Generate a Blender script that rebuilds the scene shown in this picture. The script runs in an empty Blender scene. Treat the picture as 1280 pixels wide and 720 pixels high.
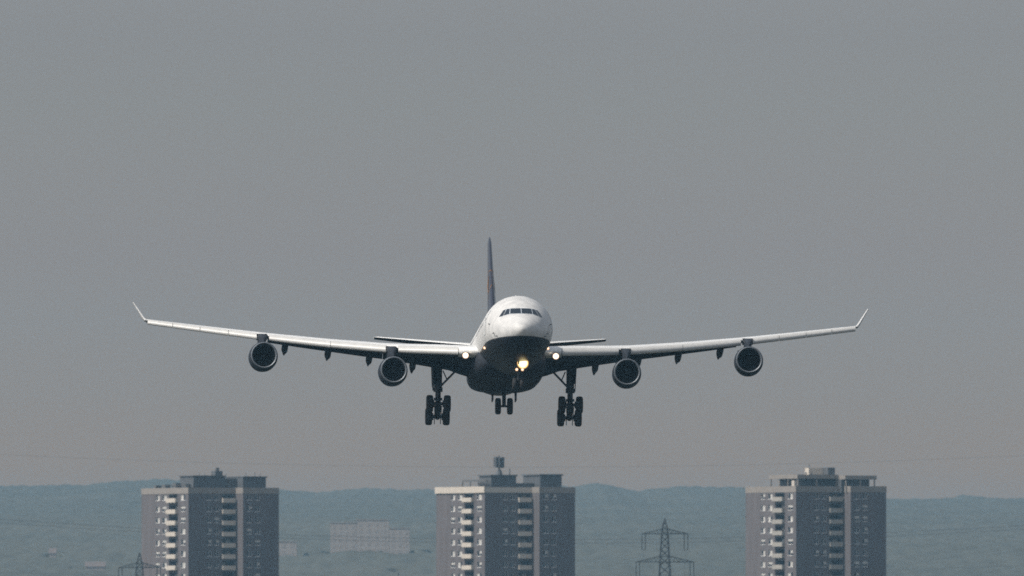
import bpy, math, random
import numpy as np
from mathutils import Vector, Matrix
R = math.radians
random.seed(7)
rng = np.random.default_rng(11)
scn = bpy.context.scene
col = scn.collection

# ------------------------------------------------------------------ camera
F = 22900.0                 # focal length in pixels of the 1280 wide picture
HZ = 850.0                  # picture row of eye level
CZ = 4.0                    # eye height
cam = bpy.data.cameras.new('camera')
cam.sensor_width = 36.0
cam.lens = F / 1280 * 36.0
cam.clip_start = 1.0
cam.clip_end = 60000.0
cam.dof.use_dof = True
cam.dof.focus_distance = 1490.0
cam.dof.aperture_fstop = 3.1
cam_o = bpy.data.objects.new('camera', cam)
cam_o.location = (0, 0, CZ)
cam_o.rotation_euler = (R(90) + math.atan((HZ - 360) / F), 0, 0)
col.objects.link(cam_o)
scn.camera = cam_o

# ------------------------------------------------------------------ light
SKY_TINT = [(0.0114, (2.838, 1.984, 1.418)), (0.0175, (2.056, 1.864, 1.778)), (0.024, (1.673, 1.524, 1.523)), (0.0306, (1.377, 1.333, 1.342)), (0.0363, (1.182, 1.156, 1.214)), (0.3, (1.0, 1.02, 1.03))]
SUN_EL, SUN_LEFT = 47.0, 66.0
sd = Vector((-math.sin(R(SUN_LEFT)) * math.cos(R(SUN_EL)), -math.cos(R(SUN_LEFT)) * math.cos(R(SUN_EL)), math.sin(R(SUN_EL))))
world = bpy.data.worlds.new('World')
scn.world = world
world.use_nodes = True
nt = world.node_tree
nt.nodes.clear()
sky = nt.nodes.new('ShaderNodeTexSky')
sky.sky_type = 'NISHITA'
sky.sun_disc = False
sky.sun_elevation = R(SUN_EL)
sky.sun_rotation = math.atan2(sd.x, sd.y)
sky.air_density = 1.0
sky.dust_density = 3.0
sky.ozone_density = 1.0
hsv = nt.nodes.new('ShaderNodeHueSaturation')
hsv.inputs['Saturation'].default_value = 0.35
bg = nt.nodes.new('ShaderNodeBackground')
bg.inputs['Strength'].default_value = 0.125
out = nt.nodes.new('ShaderNodeOutputWorld')
nt.links.new(sky.outputs[0], hsv.inputs['Color'])
# dusty warm air low over the horizon, clearing upwards
geo = nt.nodes.new('ShaderNodeTexCoord')
sep = nt.nodes.new('ShaderNodeSeparateXYZ')
nt.links.new(geo.outputs['Generated'], sep.inputs[0])
low = nt.nodes.new('ShaderNodeValToRGB')
low.color_ramp.elements.remove(low.color_ramp.elements[1])
for k, (z_, c_) in enumerate(SKY_TINT):
    e_ = low.color_ramp.elements[0] if k == 0 else low.color_ramp.elements.new(z_)
    e_.position = z_; e_.color = (*c_, 1)
nt.links.new(sep.outputs['Z'], low.inputs[0])
mul = nt.nodes.new('ShaderNodeMix'); mul.data_type = 'RGBA'; mul.blend_type = 'MULTIPLY'; mul.inputs[0].default_value = 1
nt.links.new(hsv.outputs[0], mul.inputs[6]); nt.links.new(low.outputs[0], mul.inputs[7])
nt.links.new(mul.outputs[2], bg.inputs['Color'])
nt.links.new(bg.outputs[0], out.inputs[0])
sun = bpy.data.lights.new('sun', 'SUN')
sun.energy = 3.65
sun.angle = R(0.5)
sun.color = (1.0, 0.93, 0.83)
sun_o = bpy.data.objects.new('sun', sun)
sun_o.rotation_euler = sd.to_track_quat('Z', 'Y').to_euler()
col.objects.link(sun_o)
scn.view_settings.view_transform = 'Standard'
scn.view_settings.look = 'None'
scn.view_settings.exposure = -0.1
scn.view_settings.gamma = 1.0
scn.cycles.volume_bounces = 1
scn.cycles.max_bounces = 6
scn.cycles.filter_width = 1.7
scn.cycles.use_denoising = False
HAZE_DENSITY = 4.0e-5
HAZE_COLOR = (0.33, 0.63, 0.88, 1)

# ------------------------------------------------------------------ helpers
def link(o):
    col.objects.link(o)
    return o

def tag(o, label=None, cat=None, group=None, kind=None):
    if label: o['label'] = label
    if cat: o['category'] = cat
    if group: o['group'] = group
    if kind: o['kind'] = kind
    return o

def empty(name, loc=(0, 0, 0), rot=(0, 0, 0), parent=None):
    o = bpy.data.objects.new(name, None)
    o.empty_display_size = 1.0
    o.location = loc
    o.rotation_euler = rot
    o.parent = parent
    return link(o)

class MB:
    """collects faces with material indices, builds ONE mesh object"""
    def __init__(s):
        s.v, s.f, s.m = [], [], []
    def add(s, vs, fs, m=0):
        b = len(s.v)
        s.v += [tuple(v) for v in vs]
        s.f += [tuple(b + i for i in f) for f in fs]
        s.m += [m] * len(fs)
        return s
    def box(s, x0, x1, y0, y1, z0, z1, m=0, M=None):
        vs = [Vector((x, y, z)) for z in (z0, z1) for y in (y0, y1) for x in (x0, x1)]
        if M is not None: vs = [M @ v for v in vs]
        return s.add(vs, [(0, 2, 3, 1), (4, 5, 7, 6), (0, 1, 5, 4), (2, 6, 7, 3), (0, 4, 6, 2), (1, 3, 7, 5)], m)
    def tube(s, p, q, r0, r1=None, n=10, m=0, caps=True):
        p, q = Vector(p), Vector(q)
        r1 = r0 if r1 is None else r1
        d = (q - p).normalized()
        a = d.orthogonal().normalized(); b = d.cross(a)
        vs = []
        for c, r in ((p, r0), (q, r1)):
            for i in range(n):
                t = 2 * math.pi * i / n
                vs.append(c + (a * math.cos(t) + b * math.sin(t)) * r)
        fs = [(i, (i + 1) % n, n + (i + 1) % n, n + i) for i in range(n)]
        if caps: fs += [tuple(range(n))[::-1], tuple(range(n, 2 * n))]
        return s.add(vs, fs, m)
    def bar(s, p, q, w, m=0):
        return s.tube(p, q, w * 0.7071, n=4, m=m)
    def loft(s, rings, m=0, cap0=True, cap1=True, closed=True):
        n = len(rings[0]); vs = [v for r in rings for v in r]; fs = []
        for k in range(len(rings) - 1):
            for i in range(n if closed else n - 1):
                j = (i + 1) % n
                fs.append((k * n + i, k * n + j, (k + 1) * n + j, (k + 1) * n + i))
        if cap0: fs.append(tuple(range(n))[::-1])
        if cap1: fs.append(tuple((len(rings) - 1) * n + i for i in range(n)))
        return s.add(vs, fs, m)
    def lathe(s, prof, c=(0, 0, 0), axis='Y', n=40, m=0, cap0=False, cap1=False):
        rings = []
        for (a, r) in prof:
            ring = []
            for i in range(n):
                t = 2 * math.pi * i / n
                u, w = r * math.cos(t), r * math.sin(t)
                p = (u, a, w) if axis == 'Y' else ((a, u, w) if axis == 'X' else (u, w, a))
                ring.append((c[0] + p[0], c[1] + p[1], c[2] + p[2]))
            rings.append(ring)
        return s.loft(rings, m, cap0, cap1)
    def build(s, name, mats, parent=None, smooth=None):
        me = bpy.data.meshes.new(name)
        me.from_pydata(s.v, [], s.f)
        mats = mats if isinstance(mats, (list, tuple)) else [mats]
        for m in mats: me.materials.append(m)
        me.polygons.foreach_set('material_index', s.m)
        me.update()
        import bmesh
        bm = bmesh.new(); bm.from_mesh(me)
        bmesh.ops.recalc_face_normals(bm, faces=bm.faces)
        bm.to_mesh(me); bm.free()
        if smooth:
            me.polygons.foreach_set('use_smooth', [True] * len(me.polygons))
            me.set_sharp_from_angle(angle=R(smooth))
        o = bpy.data.objects.new(name, me)
        o.parent = parent
        return link(o)

def mat(name, c, rough=0.5, metal=0.0, noise=0.0, scale=1.0, c2=None, coat=0.0, spec=0.5, streak=None, bump=0.0, bscale=5.0):
    m = bpy.data.materials.new(name)
    m.use_nodes = True
    t = m.node_tree
    p = t.nodes['Principled BSDF']
    p.inputs['Base Color'].default_value = (*c, 1)
    p.inputs['Roughness'].default_value = rough
    p.inputs['Metallic'].default_value = metal
    p.inputs['Coat Weight'].default_value = coat
    p.inputs['Specular IOR Level'].default_value = spec
    tc = t.nodes.new('ShaderNodeTexCoord')
    mp = t.nodes.new('ShaderNodeMapping')
    if streak: mp.inputs['Scale'].default_value = streak
    t.links.new(tc.outputs['Object'], mp.inputs['Vector'])
    if noise > 0:
        n = t.nodes.new('ShaderNodeTexNoise')
        n.inputs['Scale'].default_value = scale
        n.inputs['Detail'].default_value = 6
        n.inputs['Roughness'].default_value = 0.65
        t.links.new(mp.outputs[0], n.inputs['Vector'])
        r = t.nodes.new('ShaderNodeValToRGB')
        r.color_ramp.elements[0].position = 0.32
        r.color_ramp.elements[1].position = 0.68
        d = c2 if c2 else tuple(x * (1 - noise) for x in c)
        r.color_ramp.elements[0].color = (*d, 1)
        r.color_ramp.elements[1].color = (*c, 1)
        t.links.new(n.outputs['Fac'], r.inputs[0])
        t.links.new(r.outputs[0], p.inputs['Base Color'])
    if bump > 0:
        n2 = t.nodes.new('ShaderNodeTexNoise')
        n2.inputs['Scale'].default_value = bscale
        n2.inputs['Detail'].default_value = 5
        t.links.new(mp.outputs[0], n2.inputs['Vector'])
        b = t.nodes.new('ShaderNodeBump')
        b.inputs['Strength'].default_value = bump
        t.links.new(n2.outputs['Fac'], b.inputs['Height'])
        t.links.new(b.outputs[0], p.inputs['Normal'])
    return m

def lamp_mat(name, core, edge, s_core, s_halo, r):
    """lens of a lit lamp: hot filament spot in the middle, a glare halo painted towards the rim"""
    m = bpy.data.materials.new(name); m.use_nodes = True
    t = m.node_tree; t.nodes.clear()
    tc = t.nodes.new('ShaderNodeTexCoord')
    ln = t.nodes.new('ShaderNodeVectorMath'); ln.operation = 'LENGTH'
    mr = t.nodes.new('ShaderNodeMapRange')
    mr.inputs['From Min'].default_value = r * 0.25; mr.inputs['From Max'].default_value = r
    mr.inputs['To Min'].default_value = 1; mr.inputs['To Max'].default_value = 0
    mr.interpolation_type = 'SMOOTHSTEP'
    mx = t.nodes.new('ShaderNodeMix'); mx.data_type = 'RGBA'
    mx.inputs[6].default_value = (*[e * s_halo for e in edge], 1)  # rim colour paints the glow around the lamp
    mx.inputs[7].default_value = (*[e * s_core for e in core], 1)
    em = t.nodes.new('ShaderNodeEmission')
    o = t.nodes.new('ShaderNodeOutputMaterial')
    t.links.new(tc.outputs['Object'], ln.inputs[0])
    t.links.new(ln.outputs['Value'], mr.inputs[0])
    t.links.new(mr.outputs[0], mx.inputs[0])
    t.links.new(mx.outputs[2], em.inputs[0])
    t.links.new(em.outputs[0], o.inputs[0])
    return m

def fuselage_paint():
    """white above, grey-blue belly paint below one height line, faint panel joints and dirt"""
    m = mat('white and grey aircraft paint', (0.8, 0.8, 0.8), 0.4, spec=.3)
    t = m.node_tree; p = t.nodes['Principled BSDF']
    tc = t.nodes.new('ShaderNodeTexCoord'); sp = t.nodes.new('ShaderNodeSeparateXYZ')
    t.links.new(tc.outputs['Object'], sp.inputs[0])
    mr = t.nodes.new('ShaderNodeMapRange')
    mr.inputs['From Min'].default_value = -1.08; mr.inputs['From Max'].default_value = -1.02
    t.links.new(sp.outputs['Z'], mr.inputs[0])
    n = t.nodes.new('ShaderNodeTexNoise'); n.inputs['Scale'].default_value = 1.6; n.inputs['Detail'].default_value = 8
    t.links.new(tc.outputs['Object'], n.inputs['Vector'])
    r = t.nodes.new('ShaderNodeValToRGB')
    r.color_ramp.elements[0].position = .3; r.color_ramp.elements[0].color = (.50, .50, .50, 1)
    r.color_ramp.elements[1].position = .65; r.color_ramp.elements[1].color = (.655, .65, .64, 1)
    t.links.new(n.outputs['Fac'], r.inputs[0])
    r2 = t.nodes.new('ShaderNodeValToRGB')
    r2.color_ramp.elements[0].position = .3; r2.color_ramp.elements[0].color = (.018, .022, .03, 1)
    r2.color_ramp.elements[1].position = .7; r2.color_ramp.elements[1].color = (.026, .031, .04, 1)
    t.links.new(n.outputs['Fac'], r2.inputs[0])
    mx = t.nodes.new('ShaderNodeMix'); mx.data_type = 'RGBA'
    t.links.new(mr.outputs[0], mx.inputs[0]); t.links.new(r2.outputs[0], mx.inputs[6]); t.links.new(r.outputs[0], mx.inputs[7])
    # panel joints: rings every 2.6 m
    mt = t.nodes.new('ShaderNodeMath'); mt.operation = 'PINGPONG'; mt.inputs[1].default_value = 1.3
    t.links.new(sp.outputs['Y'], mt.inputs[0])
    ls = t.nodes.new('ShaderNodeMath'); ls.operation = 'LESS_THAN'; ls.inputs[1].default_value = 0.012
    t.links.new(mt.outputs[0], ls.inputs[0])
    mx2 = t.nodes.new('ShaderNodeMix'); mx2.data_type = 'RGBA'
    ml = t.nodes.new('ShaderNodeMath'); ml.operation = 'MULTIPLY'; ml.inputs[1].default_value = .5
    t.links.new(ls.outputs[0], ml.inputs[0]); t.links.new(ml.outputs[0], mx2.inputs[0])
    t.links.new(mx.outputs[2], mx2.inputs[6]); mx2.inputs[7].default_value = (.25, .25, .26, 1)
    t.links.new(mx2.outputs[2], p.inputs['Base Color'])
    return m

M = dict(
    paint=fuselage_paint(),
    white=mat('white aircraft paint', (.80, .80, .79), .35, noise=.12, scale=1.5, coat=.2),
    winglet=mat('pale winglet paint', (.60, .60, .60), .4, noise=.12, scale=1.5),
    slat=mat('pale slat metal paint', (.59, .585, .57), .38, metal=.0, noise=.14, scale=2.2, streak=(1, .3, 1)),
    grey=mat('grey aircraft paint', (.042, .048, .06), .55, spec=.2, noise=.2, scale=1.2, streak=(1, .25, 1)),
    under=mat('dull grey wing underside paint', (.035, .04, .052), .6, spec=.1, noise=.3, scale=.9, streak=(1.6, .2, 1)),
    navy=mat('deep blue fin paint', (.011, .015, .034), .38, noise=.15, scale=1.0, coat=.3),
    yellow=mat('warm yellow emblem paint', (.22, .095, .02), .5),
    metal=mat('bare inlet lip metal', (.17, .19, .215), .45, metal=.4, noise=.1, scale=3),
    duct=mat('dark inlet duct lining', (.05, .055, .06), .6, noise=.2, scale=4),
    fan=mat('dark titanium fan blades', (.09, .095, .10), .4, metal=.7),
    strut=mat('grey landing gear metal', (.07, .073, .08), .45, metal=.2, noise=.25, scale=3),
    rubber=mat('black tyre rubber', (.018, .018, .02), .8, noise=.3, scale=5),
    rim=mat('dull wheel rim metal', (.2, .2, .2), .4, metal=.5),
    glass=mat('dark cockpit glass', (.012, .018, .028), .08, spec=.7),
    frame=mat('pale window frame paint', (.55, .60, .66), .35),
    mark=mat('dark probe and marking paint', (.06, .06, .07), .5),
    panel=mat('precast wall panel concrete', (.138, .122, .126), .85, noise=.3, scale=.5, streak=(1, 1, .12), bump=.15, bscale=2),
    panelgrey=mat('grey wall panel concrete', (.12, .118, .118), .85, noise=.2, scale=.3),
    band=mat('pale parapet concrete', (.27, .24, .215), .8, noise=.2, scale=.5),
    balcony=mat('cream balcony panel', (.56, .50, .43), .7, noise=.12, scale=.8),
    balcony_grey=mat('weathered cream balcony panel', (.36, .335, .30), .7, noise=.15, scale=.8),
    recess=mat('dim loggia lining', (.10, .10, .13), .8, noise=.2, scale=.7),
    wframe=mat('white window frame', (.62, .60, .58), .5),
    wglass=mat('dark window glass', (.02, .025, .035), .12, spec=.6),
    pale_pane=mat('pale pane fill', (.52, .50, .47), .7),  # pale fill over part of a window pane
    plant=mat('dark rooftop cladding', (.10, .105, .115), .7, noise=.3, scale=.6),
    steel=mat('weathered pylon steel', (.045, .05, .055), .7, noise=.3, scale=2),
    wire=mat('aluminium conductor wire', (.09, .10, .11), .5, noise=.2, scale=3),
    farwindow=mat('dull far window', (.295, .26, .24), .6),
    render=mat('pale render wall', (.33, .29, .265), .8, noise=.15, scale=.3),
    tile=mat('dull roof tile', (.17, .14, .13), .8, noise=.3, scale=.6),
)

for k_ in ('grey', 'under', 'strut'):          # matt, weathered: little mirror-like sheen
    M[k_].node_tree.nodes['Principled BSDF'].inputs['IOR'].default_value = 1.12
M['paint'].node_tree.nodes['Principled BSDF'].inputs['IOR'].default_value = 1.25
# ------------------------------------------------------------------ terrain
def px_x(px, D): return (px - 640) / F * D
def px_z(py, D): return (HZ - py) / F * D + CZ

ridge_px = [(-2600, 616), (-1200, 606), (-400, 612), (0, 609), (110, 608), (150, 603), (200, 600), (300, 607), (350, 614), (400, 617), (460, 612), (545, 614), (640, 611),
            (720, 609), (748, 606), (795, 615), (850, 610), (930, 611), (1010, 617), (1110, 626), (1180, 625), (1203, 621), (1240, 625), (1290, 625), (1700, 617), (2600, 606), (4000, 612)]
rx = np.array([px_x(a, 12000) for a, b in ridge_px]); rz = np.array([px_z(b, 12000) for a, b in ridge_px])
def vnoise(x, y, cell, seed):
    """smooth value noise, numpy"""
    g = np.random.default_rng(seed).random((257, 257))
    u = x / cell + 1000.3; v = y / cell + 1000.7
    i = np.floor(u).astype(int); j = np.floor(v).astype(int)
    fu, fv = u - i, v - j
    fu = fu * fu * (3 - 2 * fu); fv = fv * fv * (3 - 2 * fv)
    i %= 256; j %= 256
    return (g[i, j] * (1 - fu) + g[i + 1, j] * fu) * (1 - fv) + (g[i, j + 1] * (1 - fu) + g[i + 1, j + 1] * fu) * fv
def hill_z(x, y):
    r = np.interp(x, rx, rz)
    far = np.clip((y - 9000) / 3000, 0, 1)
    mean = 118.0
    r = mean * (1 - far) + (r - 7.0) * far
    g = np.interp(y, [6300, 7000, 8000, 9000, 10000, 11000, 12000, 13000, 14600], [0, .14, .46, .60, .745, .885, 1.0, .86, .55])
    amp = np.interp(y, [6300, 7500, 9000, 11000, 12000, 14600], [0, 1.5, 3, 2, 0, 3])
    return r * g + (vnoise(x, y, 650, 3) - .5) * 2 * amp

def grid_mesh(name, xs, ys, zf, m):
    X, Y = np.meshgrid(xs, ys)
    Z = zf(X.ravel(), Y.ravel())
    nx, ny = len(xs), len(ys)
    vs = np.stack([X.ravel(), Y.ravel(), Z], 1).astype(np.float32)
    i = np.arange(nx - 1); j = np.arange(ny - 1)
    I, J = np.meshgrid(i, j); a = (J * nx + I).ravel()
    fs = np.stack([a, a + 1, a + 1 + nx, a + nx], 1).astype(np.int32)
    me = bpy.data.meshes.new(name)
    me.vertices.add(len(vs)); me.vertices.foreach_set('co', vs.ravel())
    me.loops.add(len(fs) * 4); me.loops.foreach_set('vertex_index', fs.ravel())
    me.polygons.add(len(fs)); me.polygons.foreach_set('loop_start', np.arange(len(fs), dtype=np.int32) * 4)
    me.polygons.foreach_set('use_smooth', np.ones(len(fs), bool))
    me.update(calc_edges=True); me.validate()
    me.materials.append(m)
    o = bpy.data.objects.new(name, me)
    return link(o)

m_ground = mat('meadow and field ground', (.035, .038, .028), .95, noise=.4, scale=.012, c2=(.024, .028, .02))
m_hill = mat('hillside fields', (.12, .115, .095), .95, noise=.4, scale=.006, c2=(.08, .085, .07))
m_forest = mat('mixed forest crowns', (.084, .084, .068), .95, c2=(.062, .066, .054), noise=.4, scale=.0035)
xs = np.unique(np.concatenate([np.linspace(-6000, 6000, 61), np.linspace(-900, 900, 61)]))
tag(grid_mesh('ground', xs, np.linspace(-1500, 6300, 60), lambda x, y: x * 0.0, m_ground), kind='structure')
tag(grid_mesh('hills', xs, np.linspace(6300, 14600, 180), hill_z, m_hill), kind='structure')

# tree canopy: a dome for every jittered tree, highest dome wins
def canopy_z(x, y):
    cell = 8.5
    i0 = np.floor(x / cell).astype(int); j0 = np.floor(y / cell).astype(int)
    best = np.full(x.shape, -50.0)
    def h(i, j, k):
        n = (i * 73856093) ^ (j * 19349663) ^ (k * 83492791)
        n = (n ^ (n >> 13)) * 1274126177
        return ((n ^ (n >> 16)) & 0xffff) / 65535.0
    for di in (-1, 0, 1):
        for dj in (-1, 0, 1):
            i, j = i0 + di, j0 + dj
            cx = (i + .15 + .7 * h(i, j, 1)) * cell; cy = (j + .15 + .7 * h(i, j, 2)) * cell
            r = 4.0 + 2.6 * h(i, j, 3); top = 6.8 + 3.0 * h(i, j, 4) ** 1.5 * .6
            d2 = ((x - cx) ** 2 + (y - cy) ** 2) / r ** 2
            best = np.maximum(best, top - 1.5 * d2)
    best = np.maximum(best, 5.0)
    best += (vnoise(x, y, 2.6, 9) - .5) * .7
    # clearings: villages and fields on the lower slope
    f = vnoise(x, y, 190, 21)
    clear = np.zeros(x.shape, bool)
    for (cx, cy, w, d) in clearings:
        clear |= (np.abs(x - cx) < w) & (np.abs(y - cy) < d)
    best = np.where(clear, -2.5, best)
    return hill_z(x, y) + best
clearings = [(px_x(449, 8000), 8024, 15, 14), (px_x(499, 8000), 7996, 5.5, 30), (px_x(360, 7960), 7964, 5, 14), (px_x(118, 7750), 7742, 8, 20), (px_x(66, 7950), 7946, 3, 22), (px_x(498, 7700), 7700, 3, 6)]
ys = np.concatenate([np.arange(7000, 11800, 7.0), np.arange(11800, 12250, 2.5)])
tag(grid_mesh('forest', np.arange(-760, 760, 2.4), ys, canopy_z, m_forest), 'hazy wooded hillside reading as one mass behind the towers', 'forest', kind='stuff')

# ------------------------------------------------------------------ airliner
YAW, PITCH, ROLL = 2.57, 3.33, 0.5
D0 = 1470.0
plane = empty('airliner', (px_x(653, D0), D0, px_z(403, D0)), (R(-PITCH), R(ROLL), R(YAW)))
tag(plane, 'white four-engine jet airliner with blue fin, wheels down and lights on, landing head-on', 'airliner')

# fuselage: top, bottom, half width by station
FT = [(0, -.55), (.06, -.33), (.2, -.12), (.5, .12), (1, .42), (1.8, .80), (2.4, 1.14), (3.0, 1.47), (3.6, 1.76), (4.3, 2.05), (5, 2.28), (6, 2.53), (7, 2.69), (8.5, 2.80), (10, 2.82), (42, 2.82), (50, 2.80), (58, 2.55), (63.4, 2.05)]
FB = [(0, -.55), (.06, -.76), (.2, -.98), (.5, -1.27), (1, -1.6), (2, -2.03), (3, -2.31), (4, -2.5), (5, -2.64), (7, -2.78), (8.5, -2.82), (42, -2.82), (46, -2.5), (52, -1.2), (58, .2), (63.4, 1.35)]
FW = [(0, .0), (.06, .25), (.2, .50), (.5, .85), (1, 1.24), (2, 1.75), (3, 2.10), (4, 2.35), (5, 2.53), (6, 2.66), (7, 2.75), (8.5, 2.81), (10, 2.82), (44, 2.82), (50, 2.3), (56, 1.5), (63.4, .35)]
def ip(T, x):
    return float(np.interp(x, [a for a, b in T], [b for a, b in T]))
def smooth_table(T, xs):
    # gentle smoothing of the piecewise-linear tables
    return [(x, sum(ip(T, x + d) for d in (-.12, -.06, 0, .06, .12)) / 5 if x > .35 else ip(T, x)) for x in xs]
st = [0, .03, .06, .12, .2, .3, .42, .55, .7, .85, 1.0, 1.2, 1.4, 1.6, 1.8, 2.0, 2.2, 2.4, 2.7, 3.0, 3.3, 3.6, 4.0, 4.5, 5, 5.5, 6, 6.5, 7, 7.8, 8.6, 10, 14, 20, 26, 32, 38, 42, 44, 46, 48, 50, 52, 54, 56, 58, 60, 62, 63.4]
FT, FB, FW = (smooth_table(T, st) for T in (FT, FB, FW))
# near the very tip use a round nose
def sect(y):
    t, b, w = ip(FT, y), ip(FB, y), max(ip(FW, y), .002)
    return (t + b) / 2, max((t - b) / 2, .002), w
NS = 72
mb = MB()
mb.loft([[(sect(y)[2] * math.sin(2 * math.pi * i / NS), y, sect(y)[0] + sect(y)[1] * math.cos(2 * math.pi * i / NS)) for i in range(NS)] for y in st])
fus = mb.build('fuselage', M['paint'], plane, smooth=50)

def nose_y(x, z):
    """station at which the skin passes through (x, z) seen from ahead"""
    lo, hi = 0.0, 10.0
    for _ in range(40):
        y = (lo + hi) / 2
        c, h, w = sect(y)
        if (x / w) ** 2 + ((z - c) / h) ** 2 > 1: lo = y
        else: hi = y
    return hi
def patch(c4, off, n=6):
    """quad patch on the nose skin; c4 = (x,z) corners ll, lr, ur, ul"""
    vs = []
    for j in range(n + 1):
        for i in range(n + 1):
            u, v = i / n, j / n
            x = (c4[0][0] * (1 - u) + c4[1][0] * u) * (1 - v) + (c4[3][0] * (1 - u) + c4[2][0] * u) * v
            z = (c4[0][1] * (1 - u) + c4[1][1] * u) * (1 - v) + (c4[3][1] * (1 - u) + c4[2][1] * u) * v
            y = nose_y(x, z)
            e = .02
            nx = -(nose_y(x + e, z) - nose_y(x - e, z)) / (2 * e); nz = -(nose_y(x, z + e) - nose_y(x, z - e)) / (2 * e)
            nrm = Vector((-nx * -1, 1, -nz * -1)); nrm = Vector((nx, 1.0, nz)); nrm.normalize()
            vs.append(Vector((x, y, z)) - nrm * off)
    fs = [(j * (n + 1) + i, j * (n + 1) + i + 1, (j + 1) * (n + 1) + i + 1, (j + 1) * (n + 1) + i) for j in range(n) for i in range(n)]
    return vs, fs
def grow(c4, g):
    cx = sum(p[0] for p in c4) / 4; cz = sum(p[1] for p in c4) / 4
    return [(p[0] + math.copysign(g, p[0] - cx), p[1] + math.copysign(g, p[1] - cz)) for p in c4]
for s in (1, -1):
    quads = [[(.028, .86), (.89, .86), (.83, 1.33), (.028, 1.34)],
             [(.95, .84), (1.39, .73), (1.12, 1.29), (.885, 1.32)],
             [(1.445, .715), (1.74, .65), (1.38, 1.21), (1.17, 1.28)]]
    for q in quads:
        q = [(s * a, b) for a, b in q]
        f = MB(); f.add(*patch(grow(q, .03), .010)); fr = f.build('window_frame', M['frame'], fus, smooth=60)
        g = MB(); g.add(*patch(q, .022)); g.build('windshield', M['glass'], fus, smooth=60)
# probes, sensor plates, doors, cabin windows
def skin(y, ang):
    c, h, w = sect(y)
    return Vector((w * math.sin(ang), y, c + h * math.cos(ang)))
def skin_rect(mb, y0, y1, a0, a1, off, m=0, n=4):
    vs = []
    for j in range(n + 1):
        for i in range(n + 1):
            y = y0 + (y1 - y0) * i / n; a = a0 + (a1 - a0) * j / n
            c, h, w = sect(y)
            vs.append((( w + off) * math.sin(a), y, c + (h + off) * math.cos(a)))
    mb.add(vs, [(j * (n + 1) + i, j * (n + 1) + i + 1, (j + 1) * (n + 1) + i + 1, (j + 1) * (n + 1) + i) for j in range(n) for i in range(n)], m)
for s in (1, -1):
    for (y, a, L) in ((2.6, 104, .22), (3.2, 97, .2), (3.0, 112, .2), (4.6, 80, .12)):
        p = skin(y, s * R(a)); nrm = Vector((p.x, -.5, (p.z + .1))).normalized()
        b = MB(); b.tube(p, p + nrm * .12, .05, .03); b.tube(p + nrm * .12, p + nrm * .12 + Vector((0, -L, 0)), .035, .02)
        b.build('air_data_probe', M['mark'], fus, smooth=40)
    b = MB(); skin_rect(b, 6.6, 7.7, s * R(55), s * R(100), .012, 0, 6); d = b.build('cabin_door', M['frame'], fus, smooth=60)
    b = MB(); skin_rect(b, 6.64, 7.66, s * R(56), s * R(99), .02, 0, 6); b.build('door_panel', M['white'], d, smooth=60)
    b = MB(); skin_rect(b, 6.98, 7.3, s * R(70), s * R(76), .03, 0, 2); b.build('door_window', M['glass'], d, smooth=60)
    for k in range(48):
        y = 9.2 + k * .98
        if 23.4 < y < 25 or 41 < y < 42.4: continue
        b = MB(); skin_rect(b, y, y + .27, s * R(74), s * R(81), .012, 0, 2); b.build('cabin_window', M['glass'], fus, smooth=60)
# aerials on the crown and belly
b = MB(); b.add([(-.03, 12, 2.8), (.03, 12, 2.8), (.03, 12.5, 2.8), (-.03, 12.5, 2.8), (-.015, 12.3, 3.15), (.015, 12.3, 3.15), (.015, 12.55, 3.15), (-.015, 12.55, 3.15)],
      [(0, 1, 5, 4), (1, 2, 6, 5), (2, 3, 7, 6), (3, 0, 4, 7), (4, 5, 6, 7), (0, 3, 2, 1)]); b.build('aerial', M['white'], fus)

# belly fairing
mb = MB(); rings = []
for y, w, b, t in [(17.0, 2.30, -2.60, -.9), (17.8, 2.60, -2.88, -.6), (19, 2.85, -3.05, -.35), (21, 3.05, -3.17, -.2), (24, 3.18, -3.24, -.2), (31, 3.2, -3.26, -.3), (36, 3.1, -3.18, -.5), (39, 2.85, -3.0, -.9), (41.5, 2.45, -2.75, -1.3)]:
    ring = []
    for i in range(48):
        a = 2 * math.pi * i / 48; e = 2 / 3.0
        cx, sx = math.cos(a), math.sin(a)
        ring.append((w * .95 * math.copysign(abs(cx) ** e, cx), y, .17 + (t + b) / 2 + (t - b) / 2 * math.copysign(abs(sx) ** e, sx)))
    rings.append(ring)
mb.loft(rings).build('belly_fairing', M['grey'], plane, smooth=50)

# ---- wing
TAN = math.tan(R(32))
def le(x): return 21.0 + (x - 2.8) * TAN
def te(x): return float(np.interp(x, [2.0, 2.8, 10, 29.3], [31.9, 32.0, 33.5, 39.9]))
def zle(x): return float(np.interp(x, [2.0, 3, 6, 9.5, 14.5, 19.8, 24.5, 29.3], [-.82, -.72, -.47, -.20, .42, 1.20, 2.0, 2.84]))
def zflap(x): return float(np.interp(x, [2.0, 3.2, 4.5, 7, 10, 16.4, 19.4, 29.3], [-2.2, -1.95, -1.45, -1.0, -.50, .50, 1.0, 2.45]))
def fdrop(x): return float(np.interp(x, [2.9, 10, 19.4, 20.5, 29.3], [.66, .46, .34, 0, 0]))
def zte(x): return zflap(x) + fdrop(x) if x < 19.4 else float(np.interp(x, [19.4, 29.3], [zflap(19.39) + .34, 2.80]))
def tc_(x): return float(np.interp(x, [2.4, 10, 29.3], [.13, .105, .10]))
def naca(t, u):
    return 5 * t * (.2969 * math.sqrt(max(u, 0)) - .126 * u - .3516 * u * u + .2843 * u ** 3 - .1036 * u ** 4)
US = [1, .9, .75, .6, .45, .32, .22, .14, .08, .04, .015, 0]
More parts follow.
